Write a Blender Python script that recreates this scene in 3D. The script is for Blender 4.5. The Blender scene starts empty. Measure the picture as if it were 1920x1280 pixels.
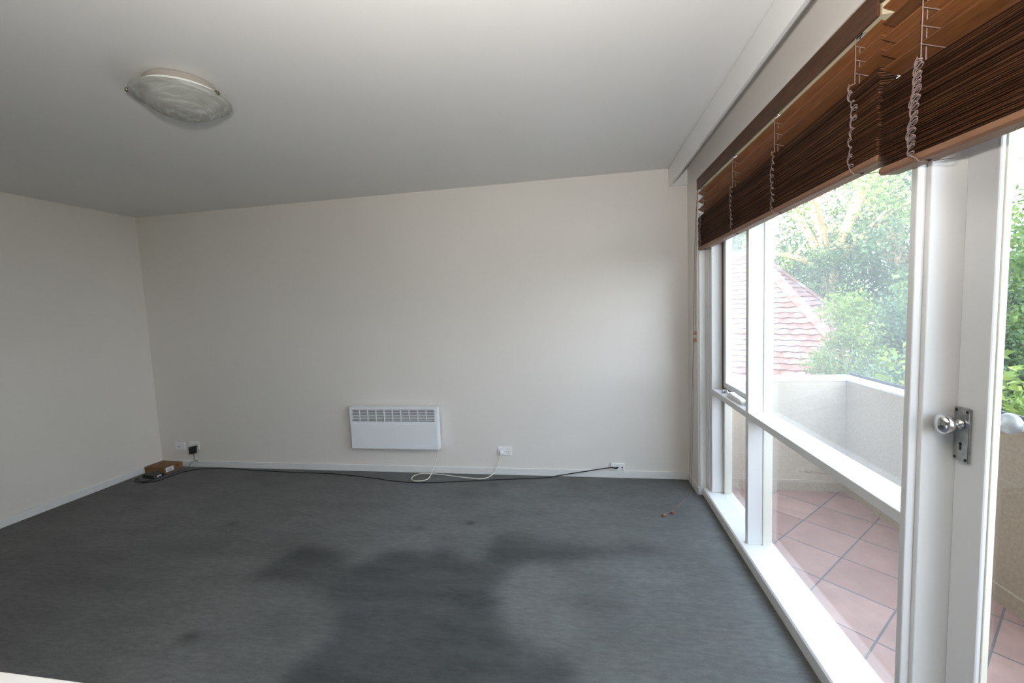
import bpy, bmesh, math, random
import numpy as np
from mathutils import Vector, Matrix
PI = math.pi
SC = bpy.context.scene
COL = SC.collection
random.seed(7)
RNG = np.random.default_rng(7)

# ------------------------------------------------------------------ camera
cam = bpy.data.cameras.new('camera')
cam.sensor_width = 36.0
cam.lens = 787.574 / 1920.0 * 36.0
cam.clip_start = 0.02
cam.clip_end = 300
camo = bpy.data.objects.new('camera', cam)
COL.objects.link(camo)
camo.matrix_world = Matrix(((0.985414, 0.027752, 0.167898, 0.0),
                            (0.164945, 0.086978, -0.98246, 0.0),
                            (-0.041869, 0.995824, 0.081132, 1.443),
                            (0, 0, 0, 1)))
SC.camera = camo

# ------------------------------------------------------------------ view, world, sun
SC.view_settings.view_transform = 'Standard'
SC.view_settings.look = 'None'
SC.view_settings.gamma = 1.0
SC.view_settings.use_curve_mapping = False
SC.view_settings.exposure = 0.0
SC.cycles.use_denoising = True
SC.cycles.max_bounces = 14
SC.cycles.diffuse_bounces = 8
SC.cycles.transparent_max_bounces = 24
SC.cycles.sample_clamp_indirect = 8.0
SC.cycles.caustics_reflective = False
SC.cycles.caustics_refractive = False

world = bpy.data.worlds.new('overcast_sky')
SC.world = world
world.use_nodes = True
wn = world.node_tree.nodes
wl = world.node_tree.links
wn.clear()
w_out = wn.new('ShaderNodeOutputWorld')
w_bg = wn.new('ShaderNodeBackground')
w_tc = wn.new('ShaderNodeTexCoord')
w_sep = wn.new('ShaderNodeSeparateXYZ')
w_ramp = wn.new('ShaderNodeValToRGB')
w_ramp.color_ramp.elements[0].position = 0.0
w_ramp.color_ramp.elements[0].color = (0.89, 0.94, 1.02, 1)
w_ramp.color_ramp.elements[1].position = 0.7
w_ramp.color_ramp.elements[1].color = (0.64, 0.80, 1.02, 1)
wl.new(w_tc.outputs['Generated'], w_sep.inputs[0])
wl.new(w_sep.outputs['Z'], w_ramp.inputs[0])
wl.new(w_ramp.outputs[0], w_bg.inputs['Color'])
wl.new(w_bg.outputs[0], w_out.inputs[0])
w_bg.inputs['Strength'].default_value = 8.6

sun = bpy.data.lights.new('sun', 'SUN')
sun.energy = 8.5
sun.angle = math.radians(1.5)
sun.color = (1.0, 0.93, 0.78)
suno = bpy.data.objects.new('sun', sun)
COL.objects.link(suno)
suno.rotation_euler = Vector((0.76, 0.28, -0.58)).to_track_quat('-Z', 'Y').to_euler()

# the photographer's small fill flash, just above the camera
fl = bpy.data.lights.new('camera_flash', 'SPOT')
fl.shadow_soft_size = 0.03
fl.spot_size = math.radians(170)
fl.spot_blend = 1.0
fl.energy = 225.0
fl.color = (1.0, 0.955, 0.90)
flo = bpy.data.objects.new('camera_flash', fl)
COL.objects.link(flo)
flo.location = (0.02, -0.06, 1.64)
flo.rotation_euler = Vector((-0.06, 0.42, 0.90)).to_track_quat('-Z', 'Y').to_euler()

# ------------------------------------------------------------------ materials
def mat(name, color=(0.8, 0.8, 0.8), rough=0.5, metal=0.0, spec=0.5):
    m = bpy.data.materials.new(name)
    m.use_nodes = True
    b = m.node_tree.nodes['Principled BSDF']
    b.inputs['Base Color'].default_value = (*color, 1)
    b.inputs['Roughness'].default_value = rough
    b.inputs['Metallic'].default_value = metal
    b.inputs['Specular IOR Level'].default_value = spec
    return m

def N(m, t, **kw):
    n = m.node_tree.nodes.new(t)
    for k, v in kw.items():
        setattr(n, k, v)
    return n

def L(m, a, b):
    m.node_tree.links.new(a, b)

def bsdf(m):
    return m.node_tree.nodes['Principled BSDF']

def noise(m, scale, detail=4, rough=0.5, vec=None, stretch=None):
    n = N(m, 'ShaderNodeTexNoise')
    n.inputs['Scale'].default_value = scale
    n.inputs['Detail'].default_value = detail
    n.inputs['Roughness'].default_value = rough
    tc = N(m, 'ShaderNodeTexCoord')
    src = tc.outputs['Object']
    if stretch:
        mp = N(m, 'ShaderNodeMapping')
        mp.inputs['Scale'].default_value = stretch
        L(m, src, mp.inputs['Vector'])
        src = mp.outputs[0]
    L(m, src, n.inputs['Vector'])
    return n

def ramp(m, fac, stops):
    r = N(m, 'ShaderNodeValToRGB')
    el = r.color_ramp.elements
    while len(el) < len(stops):
        el.new(0.5)
    for e, (p, c) in zip(el, stops):
        e.position = p
        e.color = (*c, 1)
    L(m, fac, r.inputs[0])
    return r

def bump(m, h, strength=0.2, dist=0.01):
    b = N(m, 'ShaderNodeBump')
    b.inputs['Strength'].default_value = strength
    b.inputs['Distance'].default_value = dist
    L(m, h, b.inputs['Height'])
    L(m, b.outputs[0], bsdf(m).inputs['Normal'])

def vary(name, c1, c2, scale, rough=0.5, metal=0, bs=0.0, stretch=None, detail=5, spec=0.5, lo=0.3, hi=0.7):
    m = mat(name, c1, rough, metal, spec)
    n = noise(m, scale, detail, 0.55, stretch=stretch)
    r = ramp(m, n.outputs['Fac'], [(lo, c1), (hi, c2)])
    L(m, r.outputs[0], bsdf(m).inputs['Base Color'])
    if bs:
        bump(m, n.outputs['Fac'], bs, 0.004)
    return m

def paint(name, c, rough, bs=0.06, scale=160, spec=0.4):
    m = mat(name, c, rough, 0, spec)
    n = noise(m, scale, 3)
    bump(m, n.outputs['Fac'], bs, 0.002)
    n2 = noise(m, 0.9, 4)
    c2 = tuple(x * 0.955 for x in c)
    r = ramp(m, n2.outputs['Fac'], [(0.35, c2), (0.65, c)])
    L(m, r.outputs[0], bsdf(m).inputs['Base Color'])
    return m

M = {}
M['wall'] = paint('wall_paint', (0.775, 0.735, 0.69), 0.55)
M['ceiling'] = paint('ceiling_paint', (0.75, 0.74, 0.73), 0.6)
M['trim'] = paint('trim_paint', (0.77, 0.765, 0.755), 0.28, 0.04, 90)
M['trim_out'] = paint('exterior_trim_paint', (0.78, 0.72, 0.60), 0.5, 0.1, 70)
M['render'] = vary('balcony_render', (0.41, 0.335, 0.25), (0.50, 0.415, 0.315), 60, 0.9, bs=0.5)
M['coping'] = vary('coping_paint', (0.66, 0.65, 0.62), (0.86, 0.86, 0.84), 14, 0.8, bs=0.3)
M['black_metal'] = mat('black_metal', (0.018, 0.02, 0.026), 0.4)
M['facade'] = vary('facade_render', (0.6, 0.55, 0.47), (0.7, 0.64, 0.55), 6, 0.9)
M['chrome'] = mat('chrome', (0.72, 0.72, 0.73), 0.09, 1.0)
M['worn_chrome'] = vary('worn_chrome', (0.33, 0.33, 0.33), (0.5, 0.5, 0.49), 60, 0.32, 1.0, bs=0.05)
M['dull_chrome'] = vary('weathered_chrome', (0.26, 0.27, 0.28), (0.38, 0.39, 0.40), 40, 0.5, 0.6)
M['dark'] = mat('dark_void', (0.012, 0.011, 0.011), 0.7)
M['heater'] = paint('heater_enamel', (0.83, 0.845, 0.87), 0.35, 0.02, 300)
M['vent'] = mat('vent_shade', (0.025, 0.024, 0.022), 0.7)  # dark colour standing for the shade inside the grille
M['plastic'] = mat('white_plastic', (0.83, 0.83, 0.82), 0.32)
M['pan'] = mat('lamp_base_enamel', (0.42, 0.38, 0.345), 0.45)
M['rim'] = mat('flash_lit_lip', (0.74, 0.75, 0.73), 0.2)  # lip of the bowl, coloured paler to stand for flash light on it
M['brass'] = mat('dark_brass', (0.30, 0.26, 0.18), 0.25, 1.0)
M['cream'] = mat('cream_cable', (0.80, 0.77, 0.66), 0.45)
M['black'] = mat('black_plastic', (0.012, 0.012, 0.014), 0.4)
M['rubber'] = mat('black_cable', (0.012, 0.012, 0.013), 0.5)
M['card'] = vary('cardboard', (0.19, 0.105, 0.05), (0.245, 0.14, 0.07), 20, 0.85)
M['red_ink'] = mat('red_ink', (0.25, 0.03, 0.02), 0.8)
M['paper'] = mat('paper_label', (0.78, 0.78, 0.82), 0.6)
M['grey_ink'] = mat('grey_ink', (0.30, 0.31, 0.36), 0.7)
M['brown_seal'] = mat('brown_window_seal', (0.10, 0.05, 0.03), 0.6)
M['headrail'] = mat('cream_headrail', (0.62, 0.52, 0.36), 0.5)
M['cord'] = vary('mauve_cord', (0.20, 0.135, 0.122), (0.33, 0.245, 0.225), 500, 0.9)
M['dark_cord'] = mat('dark_lift_cord', (0.13, 0.075, 0.06), 0.9)
M['tassel'] = vary('wooden_tassel', (0.28, 0.09, 0.03), (0.40, 0.15, 0.05), 60, 0.35)
M['counter'] = mat('counter_laminate', (0.80, 0.78, 0.75), 0.35)
M['bark'] = vary('grey_bark', (0.16, 0.12, 0.09), (0.30, 0.24, 0.19), 6, 0.9, bs=0.5)
M['orange_bark'] = vary('pale_orange_bark', (0.55, 0.30, 0.15), (0.75, 0.50, 0.32), 4, 0.85, bs=0.3)
M['ground'] = vary('lawn', (0.05, 0.08, 0.025), (0.10, 0.13, 0.05), 1.5, 0.95)
M['brick'] = vary('brick_render', (0.45, 0.30, 0.22), (0.55, 0.4, 0.3), 5, 0.9)
M['flower'] = mat('red_petals', (0.62, 0.05, 0.04), 0.6)

def wood(name, c1, c2, c3, rough=0.46):
    m = mat(name, c1, rough, 0, 0.28)
    n = noise(m, 9, 6, 0.62, stretch=(14, 0.9, 14))
    r = ramp(m, n.outputs['Fac'], [(0.28, c1), (0.5, c2), (0.74, c3)])
    g = N(m, 'ShaderNodeNewGeometry')
    hsv = N(m, 'ShaderNodeHueSaturation')
    mr = N(m, 'ShaderNodeMapRange')
    mr.inputs['To Min'].default_value = 0.55
    mr.inputs['To Max'].default_value = 1.75
    L(m, g.outputs['Random Per Island'], mr.inputs['Value'])
    L(m, mr.outputs[0], hsv.inputs['Value'])
    L(m, r.outputs[0], hsv.inputs['Color'])
    L(m, hsv.outputs[0], bsdf(m).inputs['Base Color'])
    bump(m, n.outputs['Fac'], 0.12, 0.001)
    return m
M['wood'] = wood('stained_wood', (0.056, 0.024, 0.012), (0.093, 0.041, 0.020), (0.145, 0.066, 0.032))
M['rail_wood'] = wood('bottom_rail_wood', (0.115, 0.057, 0.031), (0.148, 0.076, 0.043), (0.19, 0.10, 0.058))
M['lit_wood'] = wood('stained_wood_lit_slats', (0.088, 0.032, 0.010), (0.128, 0.048, 0.015), (0.17, 0.068, 0.022))  # same slat wood, coloured brighter for light on the open slats

def alabaster():
    m = mat('alabaster_glass', (0.8, 0.8, 0.76), 0.22)
    tc = N(m, 'ShaderNodeTexCoord')
    # cloudy streaks running round the bowl
    sp = N(m, 'ShaderNodeSeparateXYZ'); L(m, tc.outputs['Object'], sp.inputs[0])
    v2 = N(m, 'ShaderNodeCombineXYZ'); L(m, sp.outputs['X'], v2.inputs[0]); L(m, sp.outputs['Y'], v2.inputs[1])
    ln = N(m, 'ShaderNodeVectorMath', operation='LENGTH'); L(m, v2.outputs[0], ln.inputs[0])
    nz = N(m, 'ShaderNodeVectorMath', operation='NORMALIZE'); L(m, v2.outputs[0], nz.inputs[0])
    s2 = N(m, 'ShaderNodeSeparateXYZ'); L(m, nz.outputs[0], s2.inputs[0])
    rr = N(m, 'ShaderNodeMath', operation='MULTIPLY'); rr.inputs[1].default_value = 30.0; L(m, ln.outputs['Value'], rr.inputs[0])
    v3 = N(m, 'ShaderNodeCombineXYZ')
    L(m, s2.outputs['X'], v3.inputs[0]); L(m, s2.outputs['Y'], v3.inputs[1]); L(m, rr.outputs[0], v3.inputs[2])
    w = N(m, 'ShaderNodeTexNoise')
    w.inputs['Scale'].default_value = 1.1; w.inputs['Detail'].default_value = 5; w.inputs['Roughness'].default_value = 0.6
    w.inputs['Distortion'].default_value = 0.6
    L(m, v3.outputs[0], w.inputs['Vector'])
    r = ramp(m, w.outputs['Fac'], [(0.32, (0.26, 0.257, 0.23)), (0.5, (0.33, 0.33, 0.305)), (0.62, (0.42, 0.42, 0.40)), (0.72, (0.50, 0.50, 0.485))])
    L(m, r.outputs[0], bsdf(m).inputs['Base Color'])
    bsdf(m).inputs['Subsurface Weight'].default_value = 0.0
    bsdf(m).inputs['Subsurface Radius'].default_value = (0.02, 0.02, 0.018)
    return m
M['alabaster'] = alabaster()

def glass(name, haze, speckle, tint=(0.97, 0.985, 0.98)):
    m = bpy.data.materials.new(name)
    m.use_nodes = True
    nt = m.node_tree
    nt.nodes.clear()
    out = N(m, 'ShaderNodeOutputMaterial')
    tr = N(m, 'ShaderNodeBsdfTransparent')
    tr.inputs[0].default_value = (*tint, 1)
    gl = N(m, 'ShaderNodeBsdfGlossy')
    gl.inputs['Roughness'].default_value = 0.0
    # Schlick reflectance, the same from both faces of the pane
    ge = N(m, 'ShaderNodeNewGeometry')
    dt = N(m, 'ShaderNodeVectorMath', operation='DOT_PRODUCT')
    L(m, ge.outputs['Normal'], dt.inputs[0]); L(m, ge.outputs['Incoming'], dt.inputs[1])
    ab = N(m, 'ShaderNodeMath', operation='ABSOLUTE')
    L(m, dt.outputs['Value'], ab.inputs[0])
    om = N(m, 'ShaderNodeMath', operation='SUBTRACT'); om.inputs[0].default_value = 1.0
    L(m, ab.outputs[0], om.inputs[1])
    pw = N(m, 'ShaderNodeMath', operation='POWER'); pw.inputs[1].default_value = 5.0
    L(m, om.outputs[0], pw.inputs[0])
    fr = N(m, 'ShaderNodeMath', operation='MULTIPLY_ADD')
    fr.inputs[1].default_value = 0.96; fr.inputs[2].default_value = 0.04
    L(m, pw.outputs[0], fr.inputs[0])
    mx = N(m, 'ShaderNodeMixShader')
    L(m, fr.outputs[0], mx.inputs[0]); L(m, tr.outputs[0], mx.inputs[1]); L(m, gl.outputs[0], mx.inputs[2])
    last = mx.outputs[0]
    if haze > 0:
        dirt = N(m, 'ShaderNodeBsdfTranslucent')
        dirt.inputs[0].default_value = (0.93, 0.95, 0.97, 1)
        n1 = noise(m, 1.6, 5, 0.6)
        n2 = noise(m, 130, 2, 0.6)
        a = N(m, 'ShaderNodeMapRange')
        a.inputs['From Min'].default_value = 0.3; a.inputs['From Max'].default_value = 0.7
        a.inputs['To Min'].default_value = haze * 0.75; a.inputs['To Max'].default_value = haze * 1.2
        L(m, n1.outputs['Fac'], a.inputs['Value'])
        b = N(m, 'ShaderNodeMapRange')
        b.inputs['From Min'].default_value = 0.5; b.inputs['From Max'].default_value = 0.75
        b.inputs['To Min'].default_value = 0; b.inputs['To Max'].default_value = speckle
        L(m, n2.outputs['Fac'], b.inputs['Value'])
        s = N(m, 'ShaderNodeMath', operation='ADD')
        L(m, a.outputs[0], s.inputs[0]); L(m, b.outputs[0], s.inputs[1])
        m2 = N(m, 'ShaderNodeMixShader')
        L(m, s.outputs[0], m2.inputs[0]); L(m, last, m2.inputs[1]); L(m, dirt.outputs[0], m2.inputs[2])
        last = m2.outputs[0]
    L(m, last, out.inputs[0])
    return m
M['glass_hazy'] = glass('grimy_window_glass', 0.064, 0.036)
M['glass_sash'] = glass('hazy_casement_glass', 0.13, 0.02)
M['glass_low'] = glass('lower_window_glass', 0.016, 0.012)
M['glass'] = glass('clear_door_glass', 0.003, 0.0)

def leaves_mat(name, c1, c2, c3, trans=0.35):
    m = bpy.data.materials.new(name)
    m.use_nodes = True
    b = bsdf(m)
    g = N(m, 'ShaderNodeNewGeometry')
    r = ramp(m, g.outputs['Random Per Island'], [(0.0, c1), (0.55, c2), (1.0, c3)])
    L(m, r.outputs[0], b.inputs['Base Color'])
    b.inputs['Roughness'].default_value = 0.5
    b.inputs['Specular IOR Level'].default_value = 0.35
    t = N(m, 'ShaderNodeBsdfTranslucent')
    L(m, r.outputs[0], t.inputs[0])
    mx = N(m, 'ShaderNodeMixShader')
    mx.inputs[0].default_value = trans
    out = m.node_tree.nodes['Material Output']
    L(m, b.outputs[0], mx.inputs[1]); L(m, t.outputs[0], mx.inputs[2]); L(m, mx.outputs[0], out.inputs[0])
    return m
M['leaf_dark'] = leaves_mat('dark_green_leaves', (0.053, 0.090, 0.045), (0.090, 0.150, 0.068), (0.165, 0.240, 0.090))
M['leaf_mid'] = leaves_mat('mid_green_leaves', (0.090, 0.150, 0.053), (0.150, 0.240, 0.075), (0.285, 0.375, 0.120))
M['leaf_lime'] = leaves_mat('lime_leaves', (0.150, 0.225, 0.060), (0.255, 0.345, 0.090), (0.480, 0.540, 0.150))
M['leaf_grey'] = leaves_mat('grey_green_leaves', (0.105, 0.150, 0.090), (0.180, 0.255, 0.135), (0.315, 0.405, 0.210))

def carpet():
    m = mat('charcoal_carpet', (0.06, 0.065, 0.065), 0.95, 0, 0.1)
    at = N(m, 'ShaderNodeAttribute', attribute_name='stain')
    nf = noise(m, 420, 2, 0.7)
    nm = noise(m, 5, 6, 0.6, stretch=(0.5, 1.6, 1))
    nb = noise(m, 1.3, 5, 0.55)
    base = ramp(m, nb.outputs['Fac'], [(0.3, (0.114, 0.115, 0.109)), (0.7, (0.158, 0.160, 0.156))])
    dk = N(m, 'ShaderNodeMix', data_type='RGBA')
    dk.inputs['B'].default_value = (0.044, 0.046, 0.045, 1)
    ad = N(m, 'ShaderNodeMath', operation='MULTIPLY_ADD')
    ad.use_clamp = True
    ad.inputs[1].default_value = 0.9
    sb = N(m, 'ShaderNodeMath', operation='SUBTRACT')
    sb.inputs[1].default_value = 0.5
    L(m, nm.outputs['Fac'], sb.inputs[0])
    L(m, sb.outputs[0], ad.inputs[0])
    L(m, at.outputs['Fac'], ad.inputs[2])
    L(m, ad.outputs[0], dk.inputs['Factor'])
    L(m, base.outputs[0], dk.inputs['A'])
    fib = N(m, 'ShaderNodeMix', data_type='RGBA', blend_type='MULTIPLY')
    fib.inputs['Factor'].default_value = 0.75
    fr = ramp(m, nf.outputs['Fac'], [(0.3, (0.55, 0.55, 0.55)), (0.7, (1.3, 1.3, 1.3))])
    L(m, dk.outputs['Result'], fib.inputs['A'])
    L(m, fr.outputs[0], fib.inputs['B'])
    L(m, fib.outputs['Result'], bsdf(m).inputs['Base Color'])
    bsdf(m).inputs['Sheen Weight'].default_value = 0.10
    bsdf(m).inputs['Sheen Roughness'].default_value = 0.5
    # pile lying in patches and short brushed streaks
    nk = noise(m, 38, 4, 0.7, stretch=(0.45, 1.5, 1))
    kr = ramp(m, nk.outputs['Fac'], [(0.3, (0.72, 0.72, 0.72)), (0.7, (1.25, 1.25, 1.25))])
    k2 = N(m, 'ShaderNodeMix', data_type='RGBA', blend_type='MULTIPLY')
    k2.inputs['Factor'].default_value = 0.7
    L(m, fib.outputs['Result'], k2.inputs['A']); L(m, kr.outputs[0], k2.inputs['B'])
    L(m, k2.outputs['Result'], bsdf(m).inputs['Base Color'])
    bump(m, nf.outputs['Fac'], 0.6, 0.004)
    return m
M['carpet'] = carpet()

def tiles_mat():
    m = mat('terracotta_tiles', (0.5, 0.27, 0.2), 0.55)
    tc = N(m, 'ShaderNodeTexCoord')
    mp = N(m, 'ShaderNodeMapping')
    s = 0.297
    mp.inputs['Scale'].default_value = (1 / s, 1 / s, 1)
    # rotate 45 degrees so a grid corner falls on (1.41, 2.545)
    mp.inputs['Rotation'].default_value = (0, 0, PI / 4)
    c = math.cos(PI / 4)
    px, py = 1.41 / s, 2.545 / s
    mp.inputs['Location'].default_value = (-(c * px - c * py), -(c * px + c * py), 0)
    L(m, tc.outputs['Object'], mp.inputs['Vector'])
    br = N(m, 'ShaderNodeTexBrick', offset=0.0, squash=1.0)
    br.inputs['Scale'].default_value = 1.0
    br.inputs['Brick Width'].default_value = 1.0
    br.inputs['Row Height'].default_value = 1.0
    br.inputs['Mortar Size'].default_value = 0.016
    br.inputs['Mortar Smooth'].default_value = 0.2
    br.inputs['Color1'].default_value = (0.33, 0.185, 0.15, 1)
    br.inputs['Color2'].default_value = (0.42, 0.25, 0.205, 1)
    br.inputs['Mortar'].default_value = (0.14, 0.12, 0.11, 1)
    L(m, mp.outputs[0], br.inputs['Vector'])
    n = noise(m, 6, 6, 0.6)
    rr = ramp(m, n.outputs['Fac'], [(0.3, (0.8, 0.8, 0.8)), (0.7, (1.1, 1.1, 1.1))])
    mx = N(m, 'ShaderNodeMix', data_type='RGBA', blend_type='MULTIPLY')
    mx.inputs['Factor'].default_value = 1
    L(m, br.outputs['Color'], mx.inputs['A']); L(m, rr.outputs[0], mx.inputs['B'])
    L(m, mx.outputs['Result'], bsdf(m).inputs['Base Color'])
    return m
M['tiles'] = tiles_mat()

def roof_mat():
    m = mat('weathered_roof_tiles', (0.5, 0.25, 0.18), 0.9)
    g = N(m, 'ShaderNodeNewGeometry')
    n = noise(m, 3.6, 6, 0.72, stretch=(0.6, 0.6, 2.2))
    r = ramp(m, n.outputs['Fac'], [(0.42, (0.165, 0.066, 0.052)), (0.52, (0.19, 0.098, 0.082)), (0.60, (0.26, 0.232, 0.228))])
    L(m, r.outputs[0], bsdf(m).inputs['Base Color'])
    return m
M['roof'] = roof_mat()

# ------------------------------------------------------------------ mesh helpers
class MB:
    """collects shapes and links them as one mesh object"""
    def __init__(s):
        s.v = []; s.f = []
    def add(s, verts, faces):
        o = len(s.v)
        s.v += [tuple(map(float, p)) for p in verts]
        s.f += [tuple(i + o for i in q) for q in faces]
        return s
    def box(s, x0, x1, y0, y1, z0, z1, mtx=None):
        vs = [(x, y, z) for z in (z0, z1) for y in (y0, y1) for x in (x0, x1)]
        if mtx is not None:
            vs = [tuple(mtx @ Vector(p)) for p in vs]
        return s.add(vs, [(0, 2, 3, 1), (4, 5, 7, 6), (0, 1, 5, 4), (2, 6, 7, 3), (0, 4, 6, 2), (1, 3, 7, 5)])
    def prism(s, poly, axis, a, b):
        """extrude a 2-D polygon along axis 'X','Y','Z' from a to b"""
        n = len(poly)
        def P(p, t):
            if axis == 'Y': return (p[0], t, p[1])
            if axis == 'X': return (t, p[0], p[1])
            return (p[0], p[1], t)
        vs = [P(p, a) for p in poly] + [P(p, b) for p in poly]
        fs = [tuple(range(n)), tuple(range(2 * n - 1, n - 1, -1))]
        fs += [(i, i + n, (i + 1) % n + n, (i + 1) % n) for i in range(n)]
        return s.add(vs, fs)
    def tube(s, pts, r, sides=6, cap=True):
        pts = [Vector(p) for p in pts]
        n = len(pts)
        rs = r if isinstance(r, (list, tuple)) else [r] * n
        tang = []
        for i in range(n):
            d = pts[min(i + 1, n - 1)] - pts[max(i - 1, 0)]
            tang.append(d.normalized() if d.length > 1e-9 else Vector((0, 0, 1)))
        up = Vector((0, 0, 1)) if abs(tang[0].z) < 0.9 else Vector((1, 0, 0))
        nrm = tang[0].cross(up).normalized()
        vs = []
        for i in range(n):
            nrm = (nrm - tang[i] * nrm.dot(tang[i]))
            if nrm.length < 1e-6:
                nrm = tang[i].orthogonal()
            nrm.normalize()
            bi = tang[i].cross(nrm)
            for k in range(sides):
                a = 2 * PI * k / sides
                vs.append(pts[i] + (nrm * math.cos(a) + bi * math.sin(a)) * rs[i])
        fs = []
        for i in range(n - 1):
            for k in range(sides):
                k2 = (k + 1) % sides
                fs.append((i * sides + k, i * sides + k2, (i + 1) * sides + k2, (i + 1) * sides + k))
        if cap:
            fs.append(tuple(range(sides - 1, -1, -1)))
            fs.append(tuple(range((n - 1) * sides, n * sides)))
        return s.add(vs, fs)
    def lathe(s, prof, seg=32, origin=(0, 0, 0), axis='Z'):
        """prof: list of (radius, height)"""
        vs = []; fs = []
        def P(rr, h, a):
            x, y, z = rr * math.cos(a), rr * math.sin(a), h
            if axis == 'X': x, y, z = z, x, y
            elif axis == 'Y': x, y, z = y, z, x
            return (origin[0] + x, origin[1] + y, origin[2] + z)
        for rr, h in prof:
            for k in range(seg):
                vs.append(P(max(rr, 1e-5), h, 2 * PI * k / seg))
        for i in range(len(prof) - 1):
            for k in range(seg):
                k2 = (k + 1) % seg
                fs.append((i * seg + k, i * seg + k2, (i + 1) * seg + k2, (i + 1) * seg + k))
        fs.append(tuple(range(seg - 1, -1, -1)))
        fs.append(tuple(range((len(prof) - 1) * seg, len(prof) * seg)))
        return s.add(vs, fs)
    def build(s, name, m, parent=None, smooth=False, bevel=0.0, loc=None):
        me = bpy.data.meshes.new(name)
        me.from_pydata(s.v, [], s.f)
        bm = bmesh.new(); bm.from_mesh(me)
        bmesh.ops.recalc_face_normals(bm, faces=bm.faces)
        bm.to_mesh(me); bm.free()
        me.materials.append(M[m] if isinstance(m, str) else m)
        if smooth:
            for p in me.polygons: p.use_smooth = True
            try:
                me.set_sharp_from_angle(angle=math.radians(40))
            except Exception:
                pass
        o = bpy.data.objects.new(name, me)
        COL.objects.link(o)
        if parent is not None:
            o.parent = parent
            bpy_loc = parent.get('_o', None)
            o.location = -Vector(parent['_o']) if bpy_loc is not None else (0, 0, 0)
        if bevel:
            b = o.modifiers.new('bevel', 'BEVEL')
            b.width = bevel; b.segments = 2; b.limit_method = 'ANGLE'
            b.angle_limit = math.radians(50)
            b.harden_normals = False
        return o

ROOTS = []
def thing(name, label, cat, loc=(0, 0, 0), group=None, kind=None):
    """Empty at the thing's base; its parts are built in world coordinates"""
    o = bpy.data.objects.new(name, None)
    COL.objects.link(o)
    o.empty_display_size = 0.1
    o.location = loc
    o['_o'] = tuple(loc)
    o['label'] = label; o['category'] = cat
    if group: o['group'] = group
    if kind: o['kind'] = kind
    ROOTS.append(o)
    return o

def sub(o):
    """make a part usable as a parent for sub-parts built in world coordinates"""
    return o

def tag(o, label=None, cat=None, group=None, kind=None):
    if label: o['label'] = label
    if cat: o['category'] = cat
    if group: o['group'] = group
    if kind: o['kind'] = kind
    return o

def child(mb, name, m, part, **kw):
    """sub-part of a part (the part already carries the world offset)"""
    o = mb.build(name, m, None, **kw)
    o.parent = part
    return o

def smooth_path(pts, n=8):
    """Catmull-Rom through points"""
    P = [Vector(p) for p in pts]
    out = []
    for i in range(len(P) - 1):
        p0 = P[max(i - 1, 0)]; p1 = P[i]; p2 = P[i + 1]; p3 = P[min(i + 2, len(P) - 1)]
        for k in range(n):
            t = k / n
            out.append(0.5 * ((2 * p1) + (p2 - p0) * t + (2 * p0 - 5 * p1 + 4 * p2 - p3) * t * t + (3 * p1 - p0 - 3 * p2 + p3) * t ** 3))
    out.append(P[-1])
    return out

# ------------------------------------------------------------------ dimensions (metres)
D = 3.474          # back wall
XL = -4.213        # left wall
XR = 0.812         # inner face of the window wall
YF = -2.60         # wall behind the camera
H = 2.45
XO = 0.99          # outer face of the window wall
YN = 3.20          # end of the nib beside the window
ZH = 2.27          # head of the window opening
XG = 0.952         # glass plane

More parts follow.
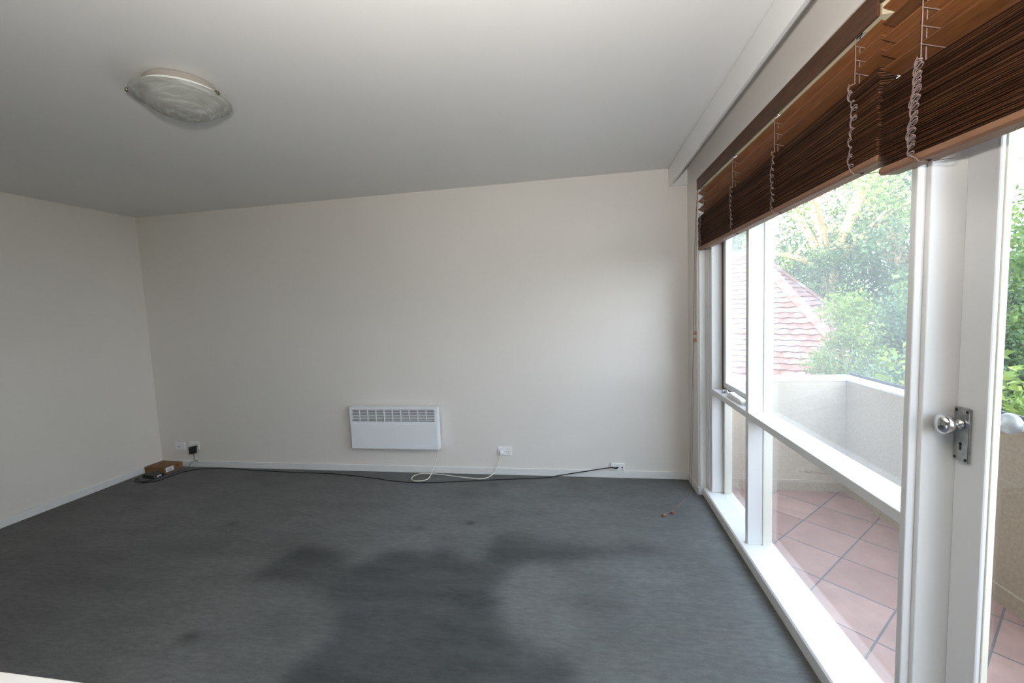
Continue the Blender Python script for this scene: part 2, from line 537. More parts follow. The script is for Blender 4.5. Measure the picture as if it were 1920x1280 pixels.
# ------------------------------------------------------------------ room shell
def floor_mesh():
    nx, ny = 252, 262
    xs = np.linspace(XL - 0.1, 0.93, nx); ys = np.linspace(YF - 0.1, D + 0.1, ny)
    X, Y = np.meshgrid(xs, ys)
    co = np.stack([X, Y, np.zeros_like(X)], -1).reshape(-1, 3)
    idx = np.arange(nx * ny).reshape(ny, nx)
    fa = np.stack([idx[:-1, :-1], idx[:-1, 1:], idx[1:, 1:], idx[1:, :-1]], -1).reshape(-1, 4)
    me = bpy.data.meshes.new('floor')
    me.from_pydata(co.tolist(), [], fa.tolist())
    def inside(poly):
        r = np.zeros(X.shape, bool)
        n = len(poly)
        for i in range(n):
            x1, y1 = poly[i]; x2, y2 = poly[(i + 1) % n]
            if y1 == y2: continue
            c = ((y1 > Y) != (y2 > Y)) & (X < (x2 - x1) * (Y - y1) / (y2 - y1) + x1)
            r ^= c
        return r.astype(float)
    def blur(a, k):
        ker = np.exp(-0.5 * (np.arange(-3 * k, 3 * k + 1) / k) ** 2); ker /= ker.sum()
        a = np.apply_along_axis(lambda v: np.convolve(v, ker, 'same'), 0, a)
        return np.apply_along_axis(lambda v: np.convolve(v, ker, 'same'), 1, a)
    S1 = [[-1.8, 2.3], [-1.53, 2.25], [-1.41, 2.2], [-1.41, 2.11], [-1.32, 2.14], [-1.24, 2.26], [-1.13, 2.31], [-1.02, 2.28], [-0.95, 2.26], [-0.92, 2.35], [-0.81, 2.35], [-0.71, 2.27], [-0.65, 2.23], [-0.61, 2.28], [-0.61, 2.39], [-0.57, 2.49], [-0.43, 2.51], [-0.16, 2.48], [0.1, 2.46], [0.35, 2.48], [0.44, 2.42], [0.29, 2.37], [0.1, 2.35], [-0.07, 2.29], [-0.14, 2.2], [-0.19, 2.23], [-0.32, 2.24], [-0.41, 2.17], [-0.46, 2.08], [-0.45, 1.91], [-0.39, 1.77], [-0.33, 1.68], [-0.25, 1.64], [-0.14, 1.66], [-0.07, 1.6], [-0.03, 1.2], [-1.3, 1.1], [-1.21, 1.46], [-1.18, 1.56], [-1.17, 1.66], [-1.19, 1.71], [-1.29, 1.8], [-1.4, 1.89], [-1.55, 1.93], [-1.74, 1.92], [-1.87, 1.93], [-1.89, 2.04], [-1.84, 2.15], [-1.76, 2.21]]
    S2 = [[-2.58, 2.13], [-2.55, 2.25], [-2.31, 2.31], [-2.03, 2.36], [-1.74, 2.31], [-1.51, 2.23], [-1.7, 2.17], [-1.96, 2.2], [-2.26, 2.19], [-2.43, 2.11]]
    S3 = [[-0.43, 2.04], [-0.31, 2.17], [-0.19, 2.16], [-0.12, 2.04], [-0.09, 1.86], [-0.07, 1.71], [-0.19, 1.65], [-0.31, 1.68], [-0.38, 1.78], [-0.44, 1.91]]
    S4 = [[-0.69, 1.92], [-0.43, 1.93], [-0.41, 1.9], [-0.66, 1.88]]
    S6 = [[-0.12, 2.19], [0.12, 2.07], [0.16, 1.84], [0.06, 1.68], [-0.05, 1.71], [-0.07, 1.89]]
    S7 = [[-3.67, 1.95], [-3.17, 1.96], [-2.69, 1.96], [-2.62, 2.06], [-2.44, 1.83], [-2.86, 1.75], [-3.09, 1.62]]
    a = 0.74 * blur(inside(S1), 2) + 0.42 * blur(inside(S2), 3) - 0.22 * blur(inside(S3), 3) + 0.5 * blur(inside(S4), 1)
    a += 0.35 * blur(inside(S6), 3) + 0.30 * blur(inside(S7), 6)
    for (sx, sy, rr, k) in ((-1.81, 1.53, 0.05, 0.6), (-0.79, 2.64, 0.028, 1.0), (-2.49, 2.48, 0.035, 0.6), (-0.76, 3.26, 0.04, 0.5), (-1.12, 2.54, 0.03, 0.4)):
        a += k * np.exp(-((X - sx) ** 2 + ((Y - sy) * 1.2) ** 2) / rr ** 2)
    att = me.attributes.new('stain', 'FLOAT', 'POINT')
    att.data.foreach_set('value', np.clip(a + 0.08, 0, 1).ravel().astype(np.float32))
    me.materials.append(M['carpet'])
    o = bpy.data.objects.new('floor', me)
    COL.objects.link(o)
    return tag(o, 'dark charcoal carpet with darker stained patches', 'carpet', kind='structure')
floor_mesh()
sl = MB().box(XL - 0.1, XO, YF - 0.1, D + 0.1, -0.35, -0.012).build('floor_slab', 'facade')
tag(sl, 'concrete floor slab under the carpet', 'floor slab', kind='structure')

tag(MB().box(XL - 0.1, XO, YF - 0.1, D + 0.1, H, H + 0.2).build('ceiling', 'ceiling'), 'plain white painted ceiling', 'ceiling', kind='structure')
tag(MB().box(XL - 0.1, XR + 0.02, D, D + 0.12, -0.012, H).build('wall_back', 'wall'), 'off-white painted wall with heater and sockets', 'wall', kind='structure')
tag(MB().box(XL - 0.12, XL, YF - 0.1, D + 0.12, -0.012, H).build('wall_left', 'wall'), 'plain off-white wall on the left', 'wall', kind='structure')
tag(MB().box(XL, XR, YF - 0.12, YF, -0.012, H).build('wall_front', 'wall'), 'plain wall behind the camera', 'wall', kind='structure')
wr = MB()
wr.box(XR, XO, YN, D + 0.12, -0.012, H)              # nib beside the window
wr.box(XR, XO, YF - 0.1, YN, ZH, H)                  # lintel
tag(wr.build('wall_right', 'wall'), 'off-white window wall with short return and lintel above blinds', 'wall', kind='structure')
fc = MB()
fc.box(XO - 0.06, XO + 0.02, -6, YF - 0.1, -3.3, 6.0)
fc.box(XO - 0.06, XO + 0.02, D + 0.12, 7.2, -3.3, 6.0)
fc.box(XO - 0.06, XO + 0.02, YF - 0.1, D + 0.12, H + 0.2, 6.0)  # unseen upper wall, raised to keep the sun off the balcony
fc.box(XO - 0.06, XO + 0.02, YF - 0.1, D + 0.12, -3.3, -0.35)
fc.box(XO + 0.02, 1.60, -6, 7.2, 2.78, 2.95)  # unseen overhang added to cut skylight on the balcony
tag(fc.build('wall_facade', 'facade'), 'rendered outer wall of the building, with unseen overhang added for shade', 'wall', kind='structure')

sk = 0.012; sh = 0.062
def skirt(mb, name, label):
    return tag(mb.build(name, 'trim', bevel=0.004), label, 'skirting board', kind='structure')
skirt(MB().box(XL, XR, D - sk, D, 0, sh), 'baseboard_back', 'low white skirting board along the back wall')
skirt(MB().box(XL, XL + sk, YF, D - sk, 0, sh), 'baseboard_left', 'low white skirting board along the left wall')
skirt(MB().box(XR - sk, XR, YN - sk, D - sk, 0, sh).box(XR - sk, 0.856, YN - sk, YN, 0, sh), 'baseboard_right', 'short white skirting returning around the wall end by the window')

tag(MB().box(0.675, 0.695, YF, D, 2.314, H).build('trim_1', 'trim', bevel=0.004), 'white pelmet board hanging from the ceiling above the window', 'pelmet', kind='structure')
tag(MB().box(0.6955, XR - 0.001, D - 0.022, D, 2.314, H).build('trim_2', 'trim', bevel=0.002), 'white end block closing the pelmet at the back wall', 'trim block', kind='structure')

# ------------------------------------------------------------------ window
W = thing('window_1', 'large white-framed window with casement and fixed panes', 'window', (0.92, 2.2, 0.0), kind='structure')
YP = 1.292         # far face of the door post
YM0, YM1 = 2.436, 2.472
ZT0, ZT1 = 0.781, 0.817
jb = MB()
jb.box(0.820, XO, 3.186, YN, sh, ZH)
jb.box(0.862, XO, 3.168, 3.186, 0.063, ZH)
jb.box(0.870, XO, 3.150, 3.168, 0.063, ZH)
jb.box(0.878, XG, 3.10, 3.150, 0.063, ZH)
jb.build('window_jamb', 'trim', W, bevel=0.003)
MB().prism([(0.838, 0.0), (0.838, 0.056), (0.845, 0.063), (XO, 0.063), (XO, 0.0)], 'Y', 1.262, 3.187).build('window_sill', 'trim', W, bevel=0.002)
MB().box(0.875, XG, YM0, YM1, 0.063, ZH).build('mullion', 'trim', W, bevel=0.003)
MB().box(0.873, XG, YP, 3.10, ZT0, ZT1).build('transom', 'trim', W, bevel=0.003)
MB().box(0.862, XO, YP, 3.10, 2.21, ZH).build('window_head', 'trim', W, bevel=0.003)
og = MB()
og.box(XG, 1.0, 3.07, 3.150, 0.063, 2.21)
og.box(XG, 1.0, YM0 - 0.004, YM1 + 0.004, 0.063, 2.21)
og.box(XG, 1.0, YP, 3.10, ZT0, ZT1 - 0.006)
og.box(XG, 1.02, 1.262, 3.150, -0.03, 0.058)
og.build('outer_frame', 'trim_out', W, bevel=0.003)
MB().box(XG - 0.002, XG + 0.002, YP, YM0, ZT1, 2.21).build('upper_pane', 'glass_hazy', W)
MB().box(XG - 0.002, XG + 0.002, YP, YM0, 0.063, ZT0).build('lower_pane', 'glass_low', W)
MB().box(XG - 0.002, XG + 0.002, YM1, 3.10, 0.063, ZT0).build('lower_pane', 'glass_low', W)
# casement sash
sa = MB()
x0, x1 = 0.948, 0.982
sa.box(x0, x1, 3.035, 3.078, 0.828, 2.20)
sa.box(x0, x1, YM1 + 0.004, YM1 + 0.040, 0.828, 2.20)
sa.box(x0, x1, YM1 + 0.040, 3.035, 0.828, 0.868)
sa.box(x0, x1, YM1 + 0.040, 3.035, 2.16, 2.20)
sash = sa.build('casement_sash', 'trim', W, bevel=0.003)
child(MB().box(0.963, 0.967, YM1 + 0.036, 3.039, 0.866, 2.164), 'sash_pane', 'glass_sash', sash)
MB().box(0.944, 0.976, 3.079, 3.0995, 0.8175, 2.20).build('sash_seal', 'brown_seal', W)
MB().box(0.950, 0.976, YM1 + 0.002, 3.079, 0.8175, 0.8275).build('sash_seal', 'brown_seal', W)
# winder on the transom
wd = MB()
wd.prism([(2.60, 0.8172), (2.60, 0.838), (2.635, 0.846), (2.76, 0.848), (2.80, 0.853), (2.835, 0.838), (2.85, 0.8172)], 'X', 0.896, 0.932)
win = wd.build('window_winder', 'plastic', W, bevel=0.006)
hd = MB()
hd.tube(smooth_path([(0.905, 2.845, 0.830), (0.904, 2.875, 0.846), (0.903, 2.915, 0.843), (0.905, 2.94, 0.828)], 6), 0.006, 8)
hd.lathe([(0.011, 0.0), (0.011, 0.010), (0.007, 0.016)], 16, (0.906, 2.94, 0.8175))
child(hd, 'winder_handle', 'chrome', win, smooth=True)

# ------------------------------------------------------------------ door post and glazed door
po = MB()
po.box(0.880, XO, 1.258, YP, 0.0, ZH)
po.box(0.858, 0.880, 1.270, YP, 0.0, ZH)
tag(po.build('trim_3', 'trim', bevel=0.003), 'white door post between the window and the glazed door', 'door frame', kind='structure')
po = MB()
po.box(0.880, XO, 0.40, 0.437, 0.0, ZH)
po.box(0.880, XO, 0.437, 1.258, 2.21, ZH)
po.box(0.858, XO, 0.437, 1.258, 0.0, 0.018)
tag(po.build('trim_4', 'trim', bevel=0.003), 'white head and near jamb of the glazed door', 'door frame', kind='structure')
DR = thing('door_1', 'white-framed glazed balcony door with chrome knob', 'door', (0.975, 0.85, 0.02), kind='structure')
ds = MB()
DX0, DX1 = 0.955, 0.968
ds.box(DX0, DX1, 1.170, 1.254, 0.022, 2.205)
ds.box(DX0, DX1, 0.441, 0.527, 0.022, 2.205)
ds.box(DX0, DX1, 0.527, 1.170, 0.022, 0.22)
ds.box(DX0, DX1, 0.527, 1.170, 2.11, 2.205)
ds.build('door_frame', 'trim', DR, bevel=0.004)
gb = MB()
DX2 = 0.983
gb.box(DX1, DX2, 1.1685, 1.254, 0.022, 2.205)
gb.box(DX1, DX2, 0.441, 0.5285, 0.022, 2.205)
gb.box(DX1, DX2, 0.5285, 1.1685, 0.022, 0.2215)
gb.box(DX1, DX2, 0.5285, 1.1685, 2.1085, 2.205)
gb.build('outer_frame', 'trim_out', DR, bevel=0.002)
MB().box(DX1 - 0.001, DX1 + 0.001, 0.527, 1.170, 0.22, 2.11).build('door_pane', 'glass', DR)
KY, KZ = 1.229, 1.097
pl = MB().box(DX0 - 0.007, DX0 + 0.0005, KY - 0.0225, KY + 0.0225, KZ - 0.098, KZ + 0.042)
plate = pl.build('lock_plate', 'worn_chrome', DR, bevel=0.0025)
kh = MB().lathe([(0.0042, 0), (0.0042, 0.0006)], 16, (DX0 - 0.0077, KY, KZ - 0.052), 'X')
kh.prism([(KY - 0.0022, KZ - 0.054), (KY + 0.0022, KZ - 0.054), (KY + 0.003, KZ - 0.068), (KY - 0.003, KZ - 0.068)], 'X', DX0 - 0.0077, DX0 - 0.0071)
child(kh, 'keyhole', 'dark', plate)
for sy in (-1, 1):
    for zz in (0.034, -0.090):
        child(MB().lathe([(0.0038, 0), (0.0036, -0.0008), (0.0006, -0.0012)], 14, (DX0 - 0.0072, KY + sy * 0.0155, KZ + zz), 'X'), 'screw', 'dark', plate)
def knob(x, s):
    return [(0.0085, 0), (0.012, 0.002), (0.012, 0.006), (0.0085, 0.010), (0.0075, 0.016), (0.010, 0.019), (0.017, 0.022), (0.0235, 0.028), (0.0262, 0.036), (0.0258, 0.043), (0.022, 0.0495), (0.014, 0.0535), (0.004, 0.055)]
kp = [(r_, -h_) for r_, h_ in knob(0, 1)]
MB().lathe(kp, 32, (DX0 - 0.0072, KY, KZ), 'X').build('door_knob', 'chrome', DR, smooth=True)
MB().lathe([(0.016, 0.0), (0.016, 0.004), (0.008, 0.008), (0.008, 0.022)] + [(r_, h_ + 0.024) for r_, h_ in knob(0, 1)[1:]], 32, (DX2 + 0.0002, KY - 0.009, KZ + 0.004), 'X').build('door_knob', 'dull_chrome', DR, smooth=True)

# unseen glazing nearer the camera, added to bring light onto the ceiling
W2 = thing('window_2', 'second white-framed window beside the door, unseen, added to let in light', 'window', (0.92, -0.6, 0.0), kind='structure')
w2 = MB()
w2.box(0.86, XO, YF - 0.1, -1.60, 0.0, ZH)
w2.box(0.84, XO, -1.60, 0.40, 0.0, 0.063)
w2.box(0.873, XO, -1.60, 0.40, 2.21, ZH)
w2.box(0.875, XO, -0.62, -0.58, 0.063, 2.21)
w2.box(0.873, XO, -1.60, -0.62, ZT0, ZT1)
w2.box(0.873, XO, -0.58, 0.40, ZT0, ZT1)
w2.build('window_frame', 'trim', W2)
MB().box(XG - 0.002, XG + 0.002, -1.60, 0.40, 0.063, 2.21).build('pane', 'glass_low', W2)

# ------------------------------------------------------------------ timber venetian blinds
BX0, BX1 = 0.806, 0.856
def lerp(a, b, t): return a + (b - a) * t
def blind(name, label, ya, yb, bot, top, val, cords, hang, seed, tight, tilt=0.009, hoff=0.72):
    """ya far end, yb near end; bot/top/val are (far, near) heights of the rail bottom, stack top and valance (lower, upper)"""
    rnd = random.Random(seed)
    R_ = thing(name, label, 'blind', ((BX0 + BX1) / 2, (ya + yb) / 2, lerp(bot[0], bot[1], .5)), 'timber venetian blinds above the window')
    zf = lambda pr, y: lerp(pr[0], pr[1], (y - ya) / (yb - ya))
    def slat(mb, za, zb, y0, y1, dx=0.0, tilt=0.0, th=0.0029, hw=0.025):
        """one slightly rounded slat, za at the far end and zb at the near end"""
        xc = (BX0 + BX1) / 2 + dx
        prof = [(-hw, 0.0), (-hw + 0.002, -th * .5), (hw - 0.002, -th * .5), (hw, 0.0), (hw - 0.002, th * .5), (-hw + 0.002, th * .5)]
        n = len(prof)
        vs = [(xc + p, y0, za + q - tilt * (p / hw)) for p, q in prof] + [(xc + p, y1, zb + q - tilt * (p / hw)) for p, q in prof]
        fs = [tuple(range(n)), tuple(range(2 * n - 1, n - 1, -1))] + [(i, i + n, (i + 1) % n + n, (i + 1) % n) for i in range(n)]
        mb.add(vs, fs)
    # valance
    v = MB()
    vs = []
    for y, k in ((ya, 0), (yb, 1)):
        lo, hi = val[0][k], val[1][k]
        vs += [(BX0 - 0.008, y, lo), (BX0 - 0.0005, y, lo), (BX0 - 0.0005, y, hi), (BX0 - 0.008, y, hi)]
    v.add(vs, [(0, 1, 2, 3), (7, 6, 5, 4), (0, 4, 5, 1), (1, 5, 6, 2), (2, 6, 7, 3), (3, 7, 4, 0)])
    v.build('valance', 'wood', R_, bevel=0.002)
    h = MB()
    vs = []
    for y, k in ((ya - 0.004, 0), (yb + 0.004, 1)):
        lo, hi = val[0][k] + 0.004, min(val[1][k] + 0.002, ZH - 0.002)
        vs += [(BX0 + 0.006, y, lo), (BX1 - 0.006, y, lo), (BX1 - 0.006, y, hi), (BX0 + 0.006, y, hi)]
    h.add(vs, [(0, 1, 2, 3), (7, 6, 5, 4), (0, 4, 5, 1), (1, 5, 6, 2), (2, 6, 7, 3), (3, 7, 4, 0)])
    hr = h.build('headrail', 'headrail', R_)
    for cy in cords:
        zb = zf(val[0], cy)
        child(MB().box(BX0 + 0.004, BX0 + 0.028, cy - 0.016, cy + 0.016, zb - 0.002, zb + 0.006), 'cord_guide', 'chrome', hr, bevel=0.002)
    # bottom rail
    b = MB()
    vs = []
    hw = 0.026; xc = (BX0 + BX1) / 2
    pr = [(-hw + 0.006, 0.0), (hw - 0.006, 0.0), (hw, 0.006), (hw, 0.016), (hw - 0.003, 0.021), (-hw + 0.003, 0.021), (-hw, 0.016), (-hw, 0.006)]
    n = len(pr)
    for y, k in ((ya, 0), (yb, 1)):
        vs += [(xc + p, y, bot[k] + q) for p, q in pr]
    b.add(vs, [tuple(range(n)), tuple(range(2 * n - 1, n - 1, -1))] + [(i, i + n, (i + 1) % n + n, (i + 1) % n) for i in range(n)])
    b.build('bottom_rail', 'rail_wood', R_, bevel=0.002)
    # gathered slats
    st = MB()
    za, zb = bot[0] + 0.0235, bot[1] + 0.0235
    ns = 44
    pa = (top[0] - za) / ns; pb = (top[1] - zb) / ns
    for i in range(ns):
        j = rnd.uniform(-0.004, 0.003)
        slat(st, za + i * pa + 0.001, zb + i * pb + 0.001, ya + rnd.uniform(0.001, 0.006), yb - rnd.uniform(-0.004, 0.004), j, 0.0, min(pa, pb) * 0.52)
    st.build('slat_stack', 'wood', R_)
    # slats still hanging open above the stack
    hs = MB()
    rungs = []
    for i in range(hang):
        fa = top[0] + 0.004 + (i + hoff) * (val[0][0] - 0.016 - top[0]) / hang
        fb = top[1] + 0.004 + (i + hoff) * (val[0][1] - 0.016 - top[1]) / hang
        slat(hs, fa, fb, ya + 0.002, yb - 0.002, 0.0, tilt)
        rungs.append((fa, fb))
    hs.build('hanging_slats', 'lit_wood', R_)
    # ladder cords, each with its slack bunched in front of the stack
    for ci, cy in enumerate(cords):
        t = MB()
        r = 0.0013
        ztop = zf(val[0], cy) + 0.002
        zs = zf(top, cy)
        zbt = zf(bot, cy)
        fx = BX0 - 0.0025; bx = BX1 + 0.0015
        t.tube([(fx, cy, ztop), (fx, cy - 0.001, lerp(ztop, zs, .5)), (fx, cy, zs + 0.006)], r, 5)
        t.tube([(bx, cy, ztop), (bx, cy, zbt + 0.02)], r, 5)
        t.tube([(BX0 + 0.016, cy + 0.012, ztop), (BX0 + 0.016, cy + 0.012, zs)], r, 5)
        for fa, fb in rungs:
            z = lerp(fa, fb, (cy - ya) / (yb - ya)) - 0.004
            t.tube([(fx, cy, z + 0.008), (lerp(fx, bx, .5), cy, z - 0.0005), (bx, cy, z - 0.008)], r * 0.9, 5)
        # slack loops
        pts = []
        turns = (12 if tight else 9)
        tot = zs - 0.004 - (zbt + 0.014)
        nn = turns * 12
        wdt = 0.0160 if tight else 0.0155
        ph = rnd.uniform(0, 6)
        loops = [(rnd.uniform(0.75, 1.15), rnd.uniform(-.003, .003), rnd.uniform(-1, 1)) if tight else (rnd.uniform(0.45, 1.5), rnd.uniform(-.006, .006), rnd.uniform(-1, 1)) for _ in range(turns + 2)]
        pts.append((fx, cy, zs + 0.006))
        pts.append((fx - 0.001, cy - 0.006, zs + 0.001))
        for k in range(nn + 1):
            u = k / nn
            a = u * turns * 2 * PI
            g = u * turns
            i0 = int(g); w_ = g - i0
            sc = lerp(loops[i0][0], loops[i0 + 1][0], w_); of = lerp(loops[i0][1], loops[i0 + 1][1], w_); tl = lerp(loops[i0][2], loops[i0 + 1][2], w_)
            y = cy + (0.020 * u - 0.004 if tight else 0.006 * math.sin(u * 9 + ph)) + of + wdt * sc * math.sin(a)
            z = zs - 0.004 - tot * u - 0.0045 * sc * math.sin(a) * (1.0 if tight else tl) + 0.0055 * sc * math.cos(a)
            x = BX0 - 0.0085 - 0.0045 * math.cos(a * 1.0 + 0.7) * sc
            pts.append((x, y, z))
        t.tube(pts, 0.0015, 6)
        t.tube([(p_[0] - 0.0015, p_[1] + 0.0035 * math.sin(i_ * 0.13), p_[2] + 0.0042 + 0.002 * math.sin(i_ * 0.21)) for i_, p_ in enumerate(pts[2:-6])], 0.0013, 6)
        # tail round the bottom rail
        p0 = pts[-1]
        t.tube(smooth_path([p0, (BX0 - 0.006, cy + 0.002, zbt + 0.008), (BX0 + 0.003, cy, zbt - 0.0022), (BX0 + 0.018, cy - 0.001, zbt - 0.003), (BX0 + 0.034, cy - 0.004, zbt - 0.004)], 6), 0.0014, 5)
        t.tube(smooth_path([(BX0 + 0.030, cy - 0.003, zbt - 0.0035), (BX0 + 0.036, cy - 0.022, zbt - 0.008), (BX0 + 0.040, cy - 0.048, zbt - 0.012), (BX0 + 0.041, cy - 0.060, zbt - 0.006), (BX0 + 0.038, cy - 0.054, zbt - 0.0015), (BX0 + 0.033, cy - 0.036, zbt - 0.004), (BX0 + 0.027, cy - 0.018, zbt - 0.006)], 6), 0.0010, 5)
        lad = t.build('ladder_cord', 'cord', R_)
        child(MB().lathe([(0.0055, 0), (0.0055, -0.002), (0.003, -0.004)], 14, (BX0 + 0.022, cy, zbt - 0.0005)), 'cord_button', 'black', lad)
    return R_, zf

B1, zf1 = blind('venetian_blind', 'raised brown timber venetian blind over the window, far one of two', 3.150, 1.340,
                (1.782, 1.797), (2.010, 2.052), ((2.192, 2.178), (2.267, 2.250)),
                (3.062, 2.462, 1.965, 1.440), 3, 11, False, 0.0135, 0.62)
B2, zf2 = blind('venetian_blind', 'raised brown timber venetian blind over the glazed door, nearest one', 1.330, 0.30,
                (1.757, 1.728), (1.992, 1.925), ((2.205, 2.190), (2.268, 2.255)),
                (1.192, 0.70, 0.36), 5, 23, True, 0.0108)
# lift cord and tilt cord of the far blind, with wooden tassels
c = MB()
c.tube(smooth_path([(0.801, 3.135, 2.20), (0.799, 3.160, 1.95), (0.800, 3.195, 1.6), (0.802, 3.215, 1.25)], 8), 0.0014, 6)
tc_ = c.build('tilt_cord', 'dark_cord', B1)
tas = [(0.003, 0.0), (0.0062, -0.004), (0.0088, -0.024), (0.0088, -0.027), (0.004, -0.029)]
child(MB().lathe(tas, 14, (0.801, 3.216, 1.216)), 'tassel', 'tassel', tc_, smooth=True)
child(MB().lathe(tas, 14, (0.800, 3.222, 1.166)), 'tassel', 'tassel', tc_, smooth=True)
child(MB().tube([(0.802, 3.215, 1.25), (0.801, 3.216, 1.23), (0.801, 3.217, 1.19), (0.800, 3.222, 1.164)], 0.001, 5), 'tassel_string', 'cord', tc_)
c = MB()
c.tube(smooth_path([(0.803, 3.140, 2.20), (0.797, 3.200, 1.8), (0.797, 3.26, 1.0), (0.794, 3.300, 0.3), (0.786, 3.310, 0.08), (0.775, 3.250, 0.005), (0.722, 3.135, 0.0035), (0.640, 3.010, 0.0035), (0.600, 2.945, 0.004), (0.566, 2.898, 0.0075)], 8), 0.0013, 6)
c.tube(smooth_path([(0.800, 3.140, 2.20), (0.796, 3.205, 1.8), (0.795, 3.27, 1.0), (0.793, 3.350, 0.3), (0.788, 3.370, 0.06), (0.770, 3.310, 0.005), (0.695, 3.116, 0.0035), (0.615, 2.985, 0.0065), (0.560, 2.915, 0.0035), (0.512, 2.852, 0.0075)], 8), 0.0013, 6)
lc = c.build('lift_cord', 'cord', B1)
def lying_tassel(p, d):
    mb = MB().lathe(tas, 14, (0, 0, 0))
    q = Vector(d).to_track_quat('-Z', 'Y').to_matrix().to_4x4()
    mt = Matrix.Translation(p) @ q
    mb.v = [tuple(mt @ Vector(v)) for v in mb.v]
    return child(mb, 'tassel', 'tassel', lc, smooth=True)
lying_tassel((0.514, 2.854, 0.0095), (-0.75, -0.66, 0.0))
lying_tassel((0.568, 2.900, 0.0095), (-0.2, -0.98, 0.0))

# ------------------------------------------------------------------ ceiling light
LX, LY = -1.667, 1.63
CL = thing('ceiling_light', 'round alabaster glass ceiling light held by metal clips', 'ceiling light', (LX, LY, H))
MB().lathe([(0.118, 0.0), (0.128, -0.004), (0.140, -0.030), (0.136, -0.034), (0.05, -0.034)], 48, (LX, LY, H)).build('base_pan', 'pan', CL, smooth=True)
gp = []
outer = [(0.150, -0.049), (0.1765, -0.056), (0.1785, -0.0595), (0.1755, -0.064), (0.160, -0.071), (0.146, -0.081), (0.130, -0.094), (0.108, -0.109), (0.080, -0.1215), (0.045, -0.1305), (0.012, -0.1335)]
dome = MB().lathe([(0.02, -0.050)] + outer, 64, (0, 0, 0)).build('glass_dome', 'alabaster', CL, smooth=True)
dome.location = (0, 0, 0)
MB().lathe([(0.12, -0.034), (0.148, -0.036), (0.150, -0.049), (0.05, -0.050)], 48, (LX, LY, H)).build('lamp_rim', 'rim', CL, smooth=True)
for a in (-139, -3, 112):
    ar = math.radians(a)
    rot = Matrix.Translation((LX, LY, H)) @ Matrix.Rotation(ar, 4, 'Z')
    k = MB()
    k.box(0.136, 0.1825, -0.006, 0.006, -0.0545, -0.0505)
    k.box(0.1795, 0.1825, -0.006, 0.006, -0.0665, -0.0505)
    k.lathe([(0.008, 0.0), (0.0085, 0.004), (0.006, 0.008), (0.002, 0.0095)], 14, (0.1800, 0, -0.060), 'X')
    k.v = [tuple(rot @ Vector(v)) for v in k.v]
    k.build('clip', 'brass', CL, bevel=0.0012)

# ------------------------------------------------------------------ wall heater
HX0, HX1, HZ0, HZ1 = -2.078, -1.262, 0.240, 0.618
HY = D - 0.082
HT = thing('wall_heater', 'white electric panel heater mounted low on the back wall', 'heater', ((HX0 + HX1) / 2, D, HZ0))
b = MB()
gz0, gz1 = 0.485, 0.597
gx0, gx1 = HX0 + 0.018, HX1 - 0.020
b.box(HX0, HX1, HY, HY + 0.003, HZ0, gz0)
b.box(HX0, HX1, HY, HY + 0.003, gz1, HZ1)
b.box(HX0, gx0, HY, HY + 0.003, gz0, gz1)
b.box(gx1, HX1, HY, HY + 0.003, gz0, gz1)
b.box(HX0, HX0 + 0.003, HY + 0.003, D - 0.02, HZ0, HZ1)
b.box(HX1 - 0.003, HX1, HY + 0.003, D - 0.02, HZ0, HZ1)
b.box(HX0, HX1, HY + 0.003, D - 0.02, HZ1 - 0.003, HZ1)
b.box(HX0, HX1, HY + 0.003, D - 0.02, HZ0, HZ0 + 0.003)
b.box(HX0 + 0.004, HX1 - 0.004, D - 0.024, D - 0.02, HZ0 + 0.004, HZ1 - 0.004)
b.build('heater_body', 'heater', HT)
b = MB()
b.box(HX0 + 0.006, HX1 - 0.006, HY - 0.003, HY, HZ0 + 0.004, gz0 - 0.022)
b.build('front_panel', 'heater', HT, bevel=0.0015)
b = MB()
nsl = 8; pit = (gz1 - gz0) / nsl
for i in range(nsl + 1):
    z = gz0 + i * pit
    b.box(gx0, gx1, HY - 0.001, HY + 0.006, max(z - 0.0036, gz0 - 0.001), min(z + 0.0036, gz1 + 0.001))
for i in range(11):
    x = gx0 + (gx1 - gx0) * i / 10
    b.box(x - 0.0034, x + 0.0034, HY - 0.0012, HY + 0.006, gz0, gz1)
b.build('grille', 'heater', HT)
MB().box(gx0 + 0.001, gx1 - 0.001, HY + 0.024, HY + 0.027, gz0, gz1).build('shade_backing', 'vent', HT)  # dark backing sheet that stands for shade behind the slots
for bx_ in (-1.30, -2.06):
    MB().box(bx_, bx_ + 0.028, D - 0.0195, D - 0.0005, 0.30, 0.56).build('wall_bracket', 'worn_chrome', HT)
cp = smooth_path([(-1.280, 3.430, 0.245), (-1.287, 3.444, 0.211), (-1.306, 3.440, 0.138), (-1.336, 3.425, 0.06), (-1.350, 3.389, 0.010), (-1.353, 3.318, 0.0055), (-1.391, 3.275, 0.009), (-1.449, 3.276, 0.006), (-1.493, 3.312, 0.005), (-1.502, 3.378, 0.005), (-1.465, 3.428, 0.005), (-1.400, 3.435, 0.006), (-1.253, 3.424, 0.005), (-1.147, 3.398, 0.005), (-0.995, 3.368, 0.005), (-0.899, 3.357, 0.005), (-0.838, 3.385, 0.006), (-0.786, 3.432, 0.035), (-0.754, 3.444, 0.111), (-0.732, 3.444, 0.175), (-0.721, 3.440, 0.203)], 8)
pc = MB().tube(cp, 0.0038, 8).build('power_cord', 'cream', HT, smooth=True)
OX, OZ = -0.697, 0.210
pg = MB().lathe([(0.0185, 0.0), (0.0185, -0.008), (0.014, -0.014), (0.0135, -0.030), (0.009, -0.034)], 20, (OX - 0.024, D - 0.0122, OZ - 0.006), 'Y')
pg.tube([(OX - 0.024, D - 0.034, OZ - 0.010), (-0.721, 3.440, 0.198)], [0.007, 0.0045], 8)
